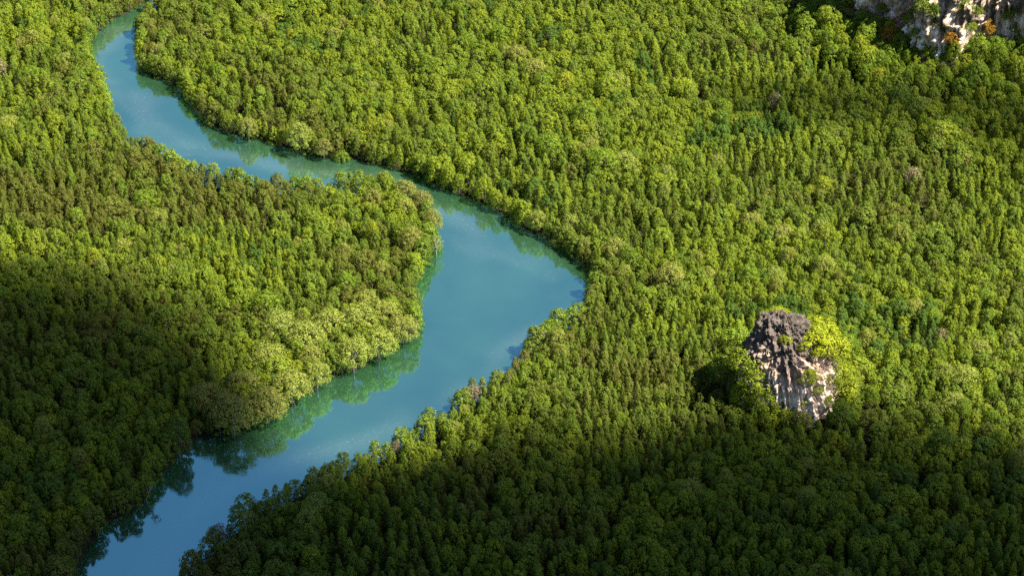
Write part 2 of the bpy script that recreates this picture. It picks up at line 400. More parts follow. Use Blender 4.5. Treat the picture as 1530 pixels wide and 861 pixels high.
def make_kind(kind, seed):
    """returns crown (V,F,attr), wood (V,F) of a tree of this kind"""
    rng = np.random.default_rng(seed)
    if kind == 'slender':
        H = rng.uniform(11.5, 13.5); R = rng.uniform(2.0, 2.5); lp = profile_lumps(rng, H, R, 2.6, 58, 'slender', 0.54)
        return lump_leaves(rng, lp, 44, 0.31, flat=1.35, wild=0.6), wood(rng, H, 0.14, lp, 4)
    if kind == 'round':
        H = rng.uniform(10.0, 11.5); R = rng.uniform(2.6, 3.3); lp = profile_lumps(rng, H, R, 3.0, 58, 'round', 0.62)
        return lump_leaves(rng, lp, 46, 0.33, flat=1.15, wild=0.6), wood(rng, H, 0.16, lp, 5)
    if kind == 'bush':
        H = rng.uniform(6.2, 8.2); R = rng.uniform(2.3, 3.0); lp = profile_lumps(rng, H, R, 0.6, 50, 'bush', 0.64)
        return lump_leaves(rng, lp, 46, 0.32, low=-0.6, wild=0.6), wood(rng, H, 0.14, lp, 5, roots=7)
    if kind == 'spread':
        H = rng.uniform(10, 12); R = rng.uniform(4.4, 5.4); lp = umbrella_lumps(rng, H, R, 1.0, 66, 1.12)
        lp2 = lp + [(0, 0, H * 0.5, R * 0.5)]
        return lump_leaves(rng, lp2, 86, 0.34, whole=0.35), wood(rng, H, 0.26, lp, 14, roots=5)
    if kind == 'dome':
        H = rng.uniform(13, 15); R = rng.uniform(4.0, 5.0); lp = umbrella_lumps(rng, H, R, 5.0, 46, 1.25, 0.35)
        lp2 = lp + [(0, 0, H * 0.62, R * 0.55)]
        return lump_leaves(rng, lp2, 96, 0.37, flat=0.75, whole=0.45), wood(rng, H, 0.28, lp, 16)
    if kind == 'twiggy':
        H = rng.uniform(7.5, 9.5); R = rng.uniform(2.6, 3.4); lp = umbrella_lumps(rng, H, R, 1.6, 40, 0.62)
        return lump_leaves(rng, lp, 24, 0.34, wild=1.0), wood(rng, H, 0.16, lp, 38)
    if kind == 'low':
        H = rng.uniform(4.2, 5.4); R = rng.uniform(2.7, 3.4); lp = umbrella_lumps(rng, H, R, 0.2, 40, 0.80, 0.25)
        lp2 = lp + [(0, 0, H * 0.4, R * 0.55)]
        return lump_leaves(rng, lp2, 80, 0.27, whole=0.45), wood(rng, H, 0.14, lp, 14)
    if kind == 'leaning':
        H = 7.0; lp = [(2.6 + rng.normal() * 1.1, rng.normal() * 1.0, 6.4 + rng.normal() * 0.7, 0.6) for _ in range(9)]
        return lump_leaves(rng, lp, 18, 0.42), wood(rng, H, 0.20, lp, 9, lean=(2.6, -0.3))
KINDS = {'slender': (9, 'mangrove', 'bark'), 'round': (9, 'mangrove', 'bark'), 'bush': (6, 'mangrove', 'bark'),
         'spread': (5, 'pale', 'bark'), 'dome': (5, 'broad', 'bark'), 'twiggy': (4, 'twig', 'bark_pale'),
         'low': (5, 'shrub', 'bark'), 'leaning': (1, 'mangrove', 'bark_pale')}
RAW, MESH = {}, {}
sd = 100
for k, (n, fm, bm_) in KINDS.items():
    RAW[k] = [make_kind(k, sd + i) for i in range(n)]; sd += 50
def meshes_for(kind, i, fmat, bmat):
    key = (kind, i, fmat, bmat)
    if key not in MESH:
        (V, F, a), (WV, WF) = RAW[kind][i]
        MESH[key] = (mesh_np('crown', V, F, mat=M[fmat], fattr=a), mesh_np('trunk', WV, WF, mat=M[bmat], smooth=True))
    return MESH[key]
def tree(name, kind, i, x, y, z, h, tint, rot=None, wide=1.0, fmat=None, bmat=None, label=None, cat='tree', group=None):
    """one tree: an empty at the foot of its trunk, carrying crown and trunk"""
    n, fm, bm_ = KINDS[kind]
    cm, tm = meshes_for(kind, i % n, fmat or fm, bmat or bm_)
    r = bpy.data.objects.new(name, None); COL.objects.link(r); r.empty_display_size = 0.5
    s = h / RAW[kind][i % n][0][0][:, 2].max()
    r.location = (x, y, z); r.scale = (s * wide, s * wide, s); r.rotation_euler = (0, 0, random.uniform(0, 6.28) if rot is None else rot)
    c = add('crown', cm, r); c['tint'] = float(tint)
    add('trunk', tm, r)
    tag(r, label, cat, group)
    return r

# ------------------------------------------------------------------ rocks
def karst(name, cx, cy, zb, ax, by, H, prof, shift, nth, nt_, flute, seed, mat, butt=0.0):
    th = np.linspace(0, 2 * math.pi, nth, endpoint=False); t = np.linspace(0, 1, nt_)
    T, TH = np.meshgrid(t, th, indexing='ij')
    pr = np.interp(T, [p[0] for p in prof], [p[1] for p in prof])
    zz = np.interp(T, [p[0] for p in prof], [p[2] for p in prof]) * H
    c, s = np.cos(TH), np.sin(TH)
    # fluted drip columns, stretched up and down, broken by ledges and hollows
    px, py = c * ax, s * by
    px, py = px * np.maximum(pr, 0.05), py * np.maximum(pr, 0.05)
    f1 = fbm(px * 0.30, py * 0.30, zz * 0.045, seed, 4); f2 = fbm(px * 0.42, py * 0.42, zz * 0.05, seed + 9, 4)
    f3 = fbm(px * 0.35, py * 0.35, zz * 0.40, seed + 17, 4); f4 = fbm(px * 0.9, py * 0.9, zz * 0.8, seed + 23, 4)
    rg = lambda X_, Y_, Z_, sd, oc: sum((1 - np.abs(2 * vnoise(X_ * 2 ** o + o * 9.1, Y_ * 2 ** o - o * 5.3, Z_ * 2 ** o, sd + o) - 1)) * 0.55 ** o for o in range(oc)) / sum(0.55 ** o for o in range(oc))
    rid = 1 - np.abs(2 * f2 - 1) * 2.0
    r_v = rg(px * 0.55, py * 0.55, zz * 0.07, seed + 41, 4); r_i = rg(px * 0.45, py * 0.45, zz * 0.38, seed + 47, 5)
    big = fbm(px * 0.055, py * 0.055, zz * 0.01, seed + 31, 2)
    low = np.clip(1.6 - pr * 0.8, 0.4, 1.0)
    dr = flute * ((f1 - 0.5) * 2.4 + (rid - 0.3) * 1.15 * np.clip(pr * 1.6 - 0.5, 0, 1) + (f3 - 0.5) * 1.0 + (f4 - 0.5) * 0.6 + (r_v - 0.6) * 2.6 + (r_i - 0.6) * 1.3) + (big - 0.5) * butt
    dr = dr * np.clip(pr * 3, 0.0, 1)
    X = cx * 0 + c * (ax * pr + dr) + shift[0] * T ** 1.6
    Y = s * (by * pr + dr) + shift[1] * T ** 1.6
    Z = zz + ((f4 - 0.5) * 1.4 + (f3 - 0.5) * 1.4 + (r_i - 0.6) * 1.5) * flute * np.clip(T * 2.5 - 0.9, 0.25, 1)
    V = np.stack([X.ravel(), Y.ravel(), Z.ravel()], 1)
    i, j = np.meshgrid(np.arange(nt_ - 1), np.arange(nth), indexing='ij'); j2 = (j + 1) % nth
    F = np.stack([i * nth + j, i * nth + j2, (i + 1) * nth + j2, (i + 1) * nth + j], -1).reshape(-1, 4)
    V = np.vstack([V, [V[-nth:].mean(0)]]); k = np.arange(nth)
    F3 = np.stack([(nt_ - 1) * nth + k, (nt_ - 1) * nth + (k + 1) % nth, np.full(nth, len(V) - 1)], 1)
    me = mesh_np(name, V, F, F3, mat=mat, smooth=False)
    o = add(name, me, loc=(cx, cy, zb))
    def at(theta, tt, out=0.0):
        a = int(round(theta / (2 * math.pi) * nth)) % nth; b = int(np.clip(round(tt * (nt_ - 1)), 0, nt_ - 1))
        return Vector((X[b, a] + out * math.cos(theta) + cx, Y[b, a] + out * math.sin(theta) + cy, Z[b, a] + zb))
    return o, at
M['rock'] = rock_mat('weathered_limestone', 15.0, 31.0, (0.066, 0.052, 0.042), (0.60, 0.50, 0.40), (0.36, 0.26, 0.19), -0.02)
M['cliff'] = rock_mat('cliff_limestone', 16.0, 70.0, (0.115, 0.092, 0.075), (0.66, 0.62, 0.54), (0.36, 0.26, 0.17), 0.08)
rock, rock_at = karst('rock_outcrop', RX, RY, 0.0, 12.6, 9.8, 35.5,
    [(0, 0.94, 0.0), (0.2, 0.97, 0.22), (0.42, 1.02, 0.44), (0.56, 0.95, 0.62), (0.68, 0.74, 0.74), (0.80, 0.54, 0.87), (0.91, 0.32, 0.96), (1.0, 0.06, 1.0)],
    (-6.0, 2.0), 420, 220, 1.75, 31, M['rock'])
tag(rock, 'craggy limestone outcrop, dark grey top and cream base, rising alone from the forest', 'rock')
cliff, cliff_at = karst('limestone_cliff', CXX, CYY, 4.0, CA, CB, CH,
    [(0, 1.0, 0.0), (0.25, 1.0, 0.22), (0.5, 1.03, 0.55), (0.7, 0.95, 0.80), (0.85, 0.75, 0.92), (1.0, 0.05, 1.0)],
    (4, 6), 560, 130, 3.6, 57, M['cliff'], 18.0)
tag(cliff, 'tall white streaked limestone cliff in the top right corner', 'cliff')

# ------------------------------------------------------------------ single trees that stand out
ordw = ['first','second','third','fourth','fifth','sixth','seventh','eighth','ninth','tenth','eleventh','twelfth','thirteenth','fourteenth',
        'fifteenth','sixteenth','seventeenth','eighteenth','nineteenth','twentieth','twenty-first','twenty-second','twenty-third','twenty-fourth',
        'twenty-fifth','twenty-sixth','twenty-seventh','twenty-eighth','twenty-ninth','thirtieth']
taken = []          # (x, y, clear radius) of the ground these crowns need
def special(u, v, name, kind, h, tint, label, wide=1.0, clear=3.0, i=None, fmat=None, bmat=None, group=None, cat='tree', rot=None):
    x, y = ground(u, v, 0.6); z = z_at(x, y)
    if z > 1.5:
        for _ in range(4): x, y = ground(u, v, z); z = z_at(x, y)
    z = max(z, -0.3)
    taken.append((x, y, clear))
    return tree(name, kind, random.randrange(9) if i is None else i, x, y, z - 0.1, h, tint, rot, wide, fmat, bmat, label, cat, group)
G1 = 'pale spreading trees on the left bank'
for a in [(602,505,'spread',9.5,.35,'pale tree with browning leaves leaning over the river, outermost of the left bank clump',.95),
          (566,528,'spread',10.5,.75,'pale round tree at the water, second from the right in the left bank clump',1.0),
          (528,544,'spread',11,.7,'pale round tree hanging lowest over the reflections, middle of the left bank clump',.95),
          (536,498,'spread',11,.8,'pale tree behind the front row of the left bank clump, right of centre',1.0),
          (576,487,'spread',10,.6,'pale tree behind the outermost brownish tree of the left bank clump',.95),
          (492,508,'spread',11.5,.75,'pale wide tree behind the dark gap of the left bank clump',1.0),
          (546,470,'spread',9.5,.55,'pale tree at the back of the left bank clump, nearest the bright slender mangroves',.9),
          (456,528,'spread',11.5,.85,'pale wide tree left of the dark gap in the left bank clump',1.05),
          (420,508,'spread',11,.9,'pale greenish tree at the far left back of the left bank clump',1.0),
          (474,572,'spread',9.5,.65,'pale yellowing tree at the waterline just left of the dark gap',.8),
          (436,595,'spread',10.5,.5,'pale tree at the waterline on the edge of the cloud shadow',.95),
          (402,560,'spread',11.5,.7,'wide pale tree half in the cloud shadow above the waterline',1.05),
          (398,622,'spread',11,.3,'olive spreading tree overhanging the water in the cloud shadow',1.05),
          (350,640,'spread',12.5,.25,'largest dark spreading tree on the shaded left bank, mirrored whole in the river',1.1),
          (310,618,'spread',11.5,.3,'dark spreading tree behind the largest one on the shaded left bank',1.0),
          (365,598,'spread',11,.4,'olive spreading tree between the shaded largest tree and the wide pale one',1.0),
          (268,672,'dome',13,.05,'tall dark green domed tree on the shaded left bank, left of the largest spreading tree',.75)]:
    u, v, k, h, t, lab, w = a
    special(u, v + 7, 'spreading_tree' if k == 'spread' else 'domed_tree', k, h * 1.12, t, lab, w * 1.14, 4.0, group=G1 if k == 'spread' else None)
special(449, 227, 'spreading_tree', 'spread', 13.5, .85, 'lone bright pale tree at the waterline of the upper far bank', .85, 3.6)
special(484, 235, 'spreading_tree', 'spread', 9, .2, 'small greyish tree right beside the lone bright pale tree', .85, 3)
special(372, 209, 'spreading_tree', 'spread', 10.5, .35, 'dull olive tree at the waterline, left of the lone bright pale tree', .7, 3)
special(511, 237, 'low_bush', 'low', 4.5, .3, 'low rounded green bush at the water, right of the small greyish tree', 1.0, 2.6, cat='bush')
special(236, 96, 'spreading_tree', 'spread', 9.5, .4, 'pale tree at the point where the river bends at top left', .85, 3)
special(228, 58, 'spreading_tree', 'spread', 9.5, .3, 'greyish pale tree above the bend point at top left', .8, 3)
special(606, 312, 'spreading_tree', 'spread', 12, .3, 'thin tan-leaved tree on the tip of the left bank, in front of the narrow channel', .95, 3.4)
special(630, 324, 'spreading_tree', 'spread', 11, .15, 'pinkish tan tree on the tip of the left bank, reaching right over the water', .85, 3)
special(646, 350, 'spreading_tree', 'spread', 10.5, .35, 'tan tree overhanging the river below the pinkish tan one', .8, 3)
special(652, 378, 'twiggy_tree', 'twiggy', 8.0, .9, 'small thin yellow-tan tree standing at the water under the overhanging tan tree', 1.0, 2.6, fmat='pale')
special(606, 338, 'spreading_tree', 'spread', 11, .6, 'pale tree set back from the tip of the left bank, behind the thin tan-leaved tree', .8, 3)
special(574, 287, 'spreading_tree', 'spread', 9.5, .5, 'pale tree on the left bank behind the thin tan-leaved tree', .8, 3)
special(744, 315, 'bank_tree', 'round', 9, .75, 'yellow-green upright tree on the sunny far bank, beside a dark gap', .95, 2.6)
special(803, 347, 'spreading_tree', 'spread', 9.5, .6, 'golden round tree on the sunny far bank, left of the low pale bush', .8, 3.4)
special(852, 356, 'spreading_tree', 'spread', 9.5, .75, 'pale golden tree on the sunny far bank, right of the low pale bush', .75, 3.2)
special(832, 365, 'low_bush', 'low', 4.2, .55, 'low pale bush at the foot of the sunny far bank', .85, 2.2, fmat='pale', cat='bush')
special(874, 384, 'spreading_tree', 'spread', 8.5, .8, 'pale tree leaning over the shaded inlet at the end of the far bank', .8, 3)
special(888, 436, 'twiggy_tree', 'twiggy', 4.5, .1, 'small bare pinkish tree at the end of the inlet', 1.0, 2.2)
special(708, 612, 'twiggy_tree', 'twiggy', 9.0, .35, 'pinkish grey twiggy tree on the near right bank at the shadow edge', 1.05, 2.6)
special(812, 530, 'twiggy_tree', 'twiggy', 8.5, .2, 'thin reddish tree on the sunny near right bank', .8, 2.2)
special(328, 822, 'twiggy_tree', 'twiggy', 9.5, .05, 'bare purplish tree on the shaded near right bank, leaning out over the river', 1.0, 2.6)
special(592, 690, 'twiggy_tree', 'twiggy', 8.0, .1, 'small bare brown tree on the shaded near right bank', .75, 2.2)
special(218, 745, 'leaning_tree', 'leaning', 7.5, .8, 'small pale-stemmed tree leaning out from the shaded left bank', 1.0, 2.4, i=0, rot=-0.3)
special(96, 868, 'spreading_tree', 'spread', 9, .3, 'round olive tree at the water in the bottom left corner', .8, 3.2, fmat='mangrove')
special(246, 474, 'red_tree', 'round', 8.6, 1.0, 'small red-brown dying tree in the left forest at the shadow edge', .6, 1.6, fmat='autumn')
for u, v, h, t, lab, w in [
    (872, 205, 15, .62, 'bright green domed tree above a dark hollow in the upper middle forest', 1.1),
    (818, 252, 15.5, .55, 'large green domed tree left of and below the dark hollow', 1.15),
    (905, 222, 13, .5, 'smaller green tree just right of the two domed trees by the hollow', .9),
    (902, 278, 14.5, .72, 'wide light green domed tree below the dark hollow', 1.25),
    (845, 150, 13, .92, 'flat yellow-green crown in the upper middle forest', 1.2),
    (905, 160, 13.5, .8, 'yellowish domed tree right of the flat yellow-green crown', 1.1),
    (1405, 235, 15.5, .85, 'largest rounded yellow-green tree below the cliff', 1.35),
    (1340, 175, 14, .05, 'dark green domed tree between the cliff slope and the plain forest', 1.2),
    (1365, 195, 14, .12, 'dark green domed tree left of the largest rounded yellow-green tree', 1.0),
    (1125, 82, 13, .55, 'fresh green tree at upper right, left of the dark cliff shadow', 1.0),
    (1205, 72, 14, .7, 'light green tree at the edge of the dark cliff shadow', 1.1),
    (1180, 100, 13, .5, 'fresh green tree in front of the light green one by the cliff shadow', 1.0),
    (1245, 110, 13, .55, 'fresh green tree in front of the dark cliff shadow', 1.1),
    (1010, 120, 12.5, .75, 'light green rounded tree standing alone in the olive forest at upper right of centre', 1.0),
    (700, 90, 13, .55, 'pale green rounded tree in the olive forest at upper centre', 1.0),
    (640, 125, 12.5, .62, 'fresh green tree at upper centre, left of the pale green rounded tree', .9),
    (1115, 445, 13, .55, 'fresh green domed tree in the forest above the lone rock', 1.0),
    (1500, 255, 13, .8, 'yellowish rounded tree near the right edge below the cliff', 1.0),
    (215, 330, 12.5, .6, 'fresh green domed tree in the middle of the left forest', .9),
    (60, 60, 13, .5, 'fresh green domed tree in the top left forest', 1.0),
    (1405, 700, 13.5, .15, 'rounded dark tree in the shaded forest right of the lone rock', 1.0),
    (1255, 660, 14, .2, 'dark green domed tree in the shade right in front of the lone rock', 1.0)]:
    special(u, v, 'domed_tree', 'dome', h, t, lab, w, 3.8)

# shrubs and trees growing on the lone rock
def on_rock(at, theta, tt, kind, h, t, lab, wide=1.0, out=-0.6, fmat='shrub', name='rock_shrub', cat='shrub', group=None, i=None, dz=-0.6):
    p = at(D2R(theta), tt, out)
    return tree(name, kind, random.randrange(5) if i is None else i, p.x, p.y, p.z + dz, h, t, None, wide, fmat, 'bark', lab, cat, group)
GR = 'shrubs growing on the lone rock'
for th, tt, k, h, t, lab, w in [
    (-28, .68, 'low', 7.0, .95, 'brightest yellow-green shrub crowning the right shoulder of the lone rock', 1.5),
    (8, .70, 'low', 7.0, .85, 'yellow-green shrub at the back of the right shoulder of the lone rock', 1.4),
    (-10, .58, 'low', 7.0, .85, 'yellow-green shrub spilling down the upper right side of the lone rock', 1.3),
    (-14, .40, 'low', 7.0, .7, 'yellow-green shrub halfway down the right side of the lone rock', 1.3),
    (-6, .24, 'low', 7.5, .75, 'lowest yellow-green shrub on the right side of the lone rock', 1.4),
    (200, .52, 'low', 6.5, .55, 'olive shrub on the upper left side of the lone rock', 1.3),
    (215, .38, 'low', 8.0, .65, 'large green shrub against the left side of the lone rock', 1.4),
    (228, .24, 'low', 6.5, .6, 'green shrub low on the left side of the lone rock', 1.2),
    (240, .12, 'low', 5.5, .95, 'bright yellow shrub at the lower left foot of the lone rock', 1.2),
    (258, .17, 'low', 4.5, .7, 'yellow-green bush at the foot of the pale face of the lone rock', 1.0),
    (290, .50, 'low', 4.6, .75, 'loose grassy green bush on the ledge in the middle of the rock face', 1.1),
    (302, .38, 'low', 3.4, .6, 'small green bush on the pale lower right of the rock face', 1.0),
    (280, .28, 'low', 3.0, .65, 'small bush under the dark hollow of the rock face', 1.0),
    (312, .26, 'low', 3.6, .5, 'small olive bush at the right end of the pale rock base', 1.0),
    (268, .76, 'low', 2.6, .8, 'small yellow-green tuft just below the dark summit of the lone rock', 1.2),
    (100, .80, 'low', 4.5, .9, 'yellow shrub peeping out behind the summit of the lone rock', 1.3),
    (60, .70, 'twiggy', 7.0, .6, 'grey bare tree behind the summit of the lone rock', 1.0)]:
    on_rock(rock_at, th, tt, k, h, t, lab, w, group=GR if k == 'low' else None, fmat='shrub' if k == 'low' else 'twig',
            name='rock_shrub' if k == 'low' else 'twiggy_tree', cat='shrub' if k == 'low' else 'tree')
for u, v, h, t, lab, w in [
    (1078, 590, 13.5, .45, 'green spreading tree left of the lone rock, beyond the dark gap', 1.1),
    (1098, 545, 14.5, .72, 'light green spreading tree behind the left side of the lone rock', 1.1),
    (1105, 625, 13, .85, 'yellow-green tree at the left foot of the lone rock', .9),
    (1280, 590, 13.5, .85, 'yellow-green spreading tree at the right foot of the lone rock', 1.1),
    (1262, 555, 14, .6, 'fresh green tree behind the right side of the lone rock', 1.0)]:
    special(u, v, 'domed_tree', 'dome', h, t, lab, w, 4.0)

# trees and shrubs on the cliff and its slope
def cliff_uv(u, v, zmin=0):
    """a vertex of the cliff's front that lies nearest to this place of the photograph"""
    best, bp = 1e18, None
    for a in range(180, 330, 2):
        for b in range(2, 46):
            p = cliff_at(D2R(a), b / 60.0)
            pu, pv, _ = project(p.x, p.y, p.z)
            e = (pu - u) ** 2 + (pv - v) ** 2
            if e < best: best, bp = e, (a, b / 60.0)
    return bp
for u, v, k, h, t, fm, nm, ct, lab, w in [
    (1478, 40, 'dome', 9.5, .72, 'autumn', 'autumn_tree', 'tree', 'golden yellow tree against the white cliff', .9),
    (1334, 52, 'low', 5.0, .45, 'autumn', 'autumn_shrub', 'shrub', 'orange shrub on the brown left part of the cliff', 1.0),
    (1350, 30, 'low', 4.5, .0, 'autumn', 'autumn_shrub', 'shrub', 'pinkish shrub on the cliff above the orange one', 1.0),
    (1400, 18, 'dome', 10.0, .2, 'broad', 'cliff_tree', 'tree', 'dark green tree in the cleft between the white cliff faces', .6),
    (1366, 28, 'low', 4.0, .4, 'shrub', 'cliff_shrub', 'shrub', 'olive shrub on the cliff right of the pinkish one', 1.0),
    (1385, 10, 'low', 4.0, .3, 'shrub', 'cliff_shrub', 'shrub', 'olive shrub hanging high on the cliff left of the dark cleft', 1.1),
    (1330, 32, 'low', 3.6, .35, 'shrub', 'cliff_shrub', 'shrub', 'small olive shrub near the left edge of the cliff', 1.0),
    (1502, 20, 'low', 4.0, .7, 'shrub', 'cliff_shrub', 'shrub', 'yellow-green shrub on the cliff right of the golden tree', 1.0),
    (1418, 58, 'low', 3.6, .5, 'autumn', 'autumn_shrub', 'shrub', 'rusty shrub under the brightest white cliff face', 1.1),
    (1440, 8, 'low', 4.2, .25, 'shrub', 'cliff_shrub', 'shrub', 'olive shrub above the brightest white cliff face', 1.2),
    (1362, 75, 'low', 3.0, .75, 'shrub', 'cliff_shrub', 'shrub', 'small yellow-green shrub on the low rib of the cliff', 1.0)]:
    th, tt = cliff_uv(u, v)
    on_rock(cliff_at, th, tt, k, h * (1.15 if k == 'dome' else 1.45), t, lab, w, out=2.2 if k == 'dome' else 0.9, fmat=fm, name=nm, cat=ct, dz=-h * (0.62 if k == 'dome' else 0.35))
for j, (u, v) in enumerate([(1322, 12), (1347, 58), (1372, 48), (1395, 35), (1452, 40), (1466, 14), (1515, 40), (1525, 12), (1408, 45), (1340, 78), (1385, 80), (1500, 58)]):
    th, tt = cliff_uv(u, v)
    on_rock(cliff_at, th, tt, 'low', random.uniform(3.0, 4.8), random.uniform(.05, .45), 'small dull green scrub clinging to a ledge of the white streaked cliff', random.uniform(.9, 1.4), out=0.6,
            name='cliff_shrub', cat='shrub', group='scrub on the ledges of the cliff', dz=-1.4)
for u, v, h, t, lab, w in [
    (1300, 92, 15, .45, 'big fresh green tree at the left foot of the cliff, beside the dark shadow', 1.15),
    (1325, 118, 12, .6, 'green tree on the cliff slope below the orange shrub', 1.0),
    (1345, 140, 11, .75, 'light green tree low on the cliff slope', 1.0),
    (1388, 105, 12, .9, 'bright yellow-green tree under the dark cleft of the cliff', .9),
    (1412, 128, 11.5, .45, 'fresh green tree below the bright yellow-green one on the cliff slope', 1.0),
    (1432, 88, 11, .1, 'dark green tree under the white cliff faces', 1.1),
    (1455, 118, 12.5, .8, 'yellow-green tree on the right of the cliff slope', 1.2),
    (1485, 100, 12, .65, 'light green tree below the golden tree on the cliff slope', 1.1),
    (1508, 78, 12, .05, 'dark green tree right of the golden tree at the cliff foot', 1.1),
    (1520, 125, 12, .7, 'light green tree at the right edge of the picture on the cliff slope', 1.1),
    (1468, 75, 9, .15, 'dark bush at the foot of the golden tree', 1.0),
    (1375, 150, 11, .5, 'green tree at the bottom of the cliff slope', .9),
    (1290, 135, 12, .35, 'green tree in front of the big fresh green one', 1.0),
    (1240, 40, 13, .95, 'yellow tree at the top of the picture within the cliff shadow', .7)]:
    special(u, v, 'slope_tree', 'dome', h, t, lab, w, 3.4)

# ------------------------------------------------------------------ mangroves along the waterline, one by one
HUES = [(0.0, 'brownish'), (0.13, 'olive'), (0.34, 'green'), (0.6, 'yellow-green'), (0.86, 'deep green')]
def hue(t):
    w = HUES[0][1]
    for a, b in HUES:
        if t >= a: w = b
    return w
SECT = [('R', (262,-60), (217,108), 'down the right bank from the top edge', 0),
        ('R', (217,108), (449,220), 'right of the upper bend point', 0),
        ('R', (449,220), (700,297), 'right of the lone bright pale tree', 0),
        ('R', (700,297), (884,436), 'along the sunny far bank towards the inlet', 0),
        ('R', (884,436), (695,612), 'on the sunny near bank past the inlet', 0),
        ('R', (695,612), (480,730), 'left of the pinkish grey twiggy tree', 0),
        ('R', (480,730), (240,920), 'down the shaded right bank, bottom stretch', 0),
        ('L', (60,920), (290,657), 'up the shaded left bank from the bottom', 0),
        ('L', (290,657), (652,385), 'rightward beneath the pale left bank clump', 0),
        ('L', (652,385), (575,288), 'round the tip of the left bank', 0),
        ('L', (575,288), (385,289), 'left of the thin tan-leaved tree', 0),
        ('L', (385,289), (185,212), 'up the left bank towards the bend', 0),
        ('L', (185,212), (240,-60), 'up the left bank to the top edge', 0)]
bank_pts = []
GB = 'mangroves in the row along the waterline'
for side, a, b, phrase, _ in SECT:
    line = BR if side == 'R' else BL
    ga, gb = np.array(ground(*a)), np.array(ground(*b))
    i0 = int(np.argmin(((line - ga) ** 2).sum(1))); i1 = int(np.argmin(((line - gb) ** 2).sum(1)))
    seg = line[min(i0, i1):max(i0, i1) + 1]
    if i1 < i0: seg = seg[::-1]
    acc, cnt, nxt = 0.0, 0, 1.5
    for p, q in zip(seg[:-1], seg[1:]):
        L_ = np.linalg.norm(q - p)
        while acc + L_ >= nxt:
            w = p + (q - p) * ((nxt - acc) / L_); t = (q - p) / L_
            nrm = np.array([t[1], -t[0]])
            if river_dist(np.array([w[0] + nrm[0] * 2]), np.array([w[1] + nrm[1] * 2]))[0] < 0: nrm = -nrm
            off = random.uniform(0.9, 2.2); c = w + nrm * off
            nxt += random.uniform(3.0, 4.4)
            if any((c[0] - X) ** 2 + (c[1] - Y) ** 2 < 1.7 ** 2 for X, Y, R in taken): continue
            if any((c[0] - X) ** 2 + (c[1] - Y) ** 2 < 2.4 ** 2 for X, Y in bank_pts): continue
            u, v, d = project(c[0], c[1], 4.0)
            if not (-15 < u < 1545 and -12 < v < 868): continue
            tn = float(np.clip(0.44 + (vnoise(np.array([c[0] * .05]), np.array([c[1] * .05]), seed=77)[0] - .5) * 0.8 + random.uniform(-.12, .12), 0.02, 0.97))
            h = random.uniform(5.8, 11.0)
            size = 'low' if h < 7.2 else ('tall' if h > 9.3 else 'middling')
            kd = random.choices(['bush', 'slender', 'round'], [0.62, 0.24, 0.14])[0]
            cnt += 1
            lab = '%s %s mangrove, %s in the waterline row %s' % (size, hue(tn), ordw[min(cnt, 30) - 1], phrase)
            tree('bank_mangrove', kd, random.randrange(6), c[0], c[1], max(0.0, z_at(c[0], c[1])) - 0.15, h, tn, None, random.uniform(.85, 1.15), label=lab, cat='tree', group=GB)
            bank_pts.append((c[0], c[1]))
        acc += L_

# ------------------------------------------------------------------ the forest
cell = 1.5
occ = {}
pts = []
xmin, xmax, ymin, ymax = -300.0, 300.0, 480.0, 1060.0
nt_try = 170000
cand = np.stack([RNG.uniform(xmin, xmax, nt_try), RNG.uniform(ymin, ymax, nt_try)], 1)
dist = np.concatenate([river_dist(cand[k:k + 15000, 0], cand[k:k + 15000, 1]) for k in range(0, nt_try, 15000)])
patch = fbm(cand[:, 0] * 0.018, cand[:, 1] * 0.018, seed=41, oct=3)
form_c = fbm(cand[:, 0] * 0.03, cand[:, 1] * 0.03, seed=71, oct=2)
grow = 1 + 0.27 * np.clip((cand[:, 1] - 530) / 380.0, 0, 1.1)
rad = 0.71 * (3.75 + 3.0 * (patch - 0.45) - 1.9 * np.clip(form_c - 0.47, -0.1, 0.22)) * grow
e_cl = np.sqrt(((cand[:, 0] - CXX) / CA) ** 2 + ((cand[:, 1] - CYY) / CB) ** 2)
e_rk = np.sqrt(((cand[:, 0] - RX) / 15.5) ** 2 + ((cand[:, 1] - RY) / 12.0) ** 2)
inview = np.abs(cand[:, 0]) < 70 + 0.2217 * (cand[:, 1] * 0.866 + 194)
ok = (dist > 3.0) & (e_cl > 1.03) & (e_rk > 1.05) & inview
keep = []
TK = np.array([t[:2] for t in taken]); TR = np.array([t[2] for t in taken]); BP = np.array(bank_pts)
for k in np.nonzero(ok)[0]:
    x, y = cand[k]; r = rad[k]
    gx, gy = int(x // 6), int(y // 6); bad = False
    for a in (-1, 0, 1):
        for b in (-1, 0, 1):
            for (qx, qy) in occ.get((gx + a, gy + b), ()):
                if (qx - x) ** 2 + (qy - y) ** 2 < r * r: bad = True; break
            if bad: break
        if bad: break
    if bad: continue
    if (((TK[:, 0] - x) ** 2 + (TK[:, 1] - y) ** 2) < TR ** 2).any(): continue
    if (((BP[:, 0] - x) ** 2 + (BP[:, 1] - y) ** 2) < 2.0 ** 2).any(): continue
    occ.setdefault((gx, gy), []).append((x, y)); keep.append(k)
keep = np.array(keep)
FX, FY = cand[keep, 0], cand[keep, 1]
FZ = terrain_z(FX, FY, dist[keep]) - 0.1
nF = len(keep)
hue_n = fbm(FX * 0.022, FY * 0.022, seed=51, oct=3); hue_f = fbm(FX * 0.09, FY * 0.09, seed=61, oct=2)
TINT = np.clip(0.51 + (hue_n - 0.5) * 1.35 + (hue_f - 0.5) * 0.5 + RNG.normal(0, 0.12, nF), 0.09, 1.0)
form = form_c[keep] + RNG.normal(0, 0.13, nF)
SLIM = form > 0.56
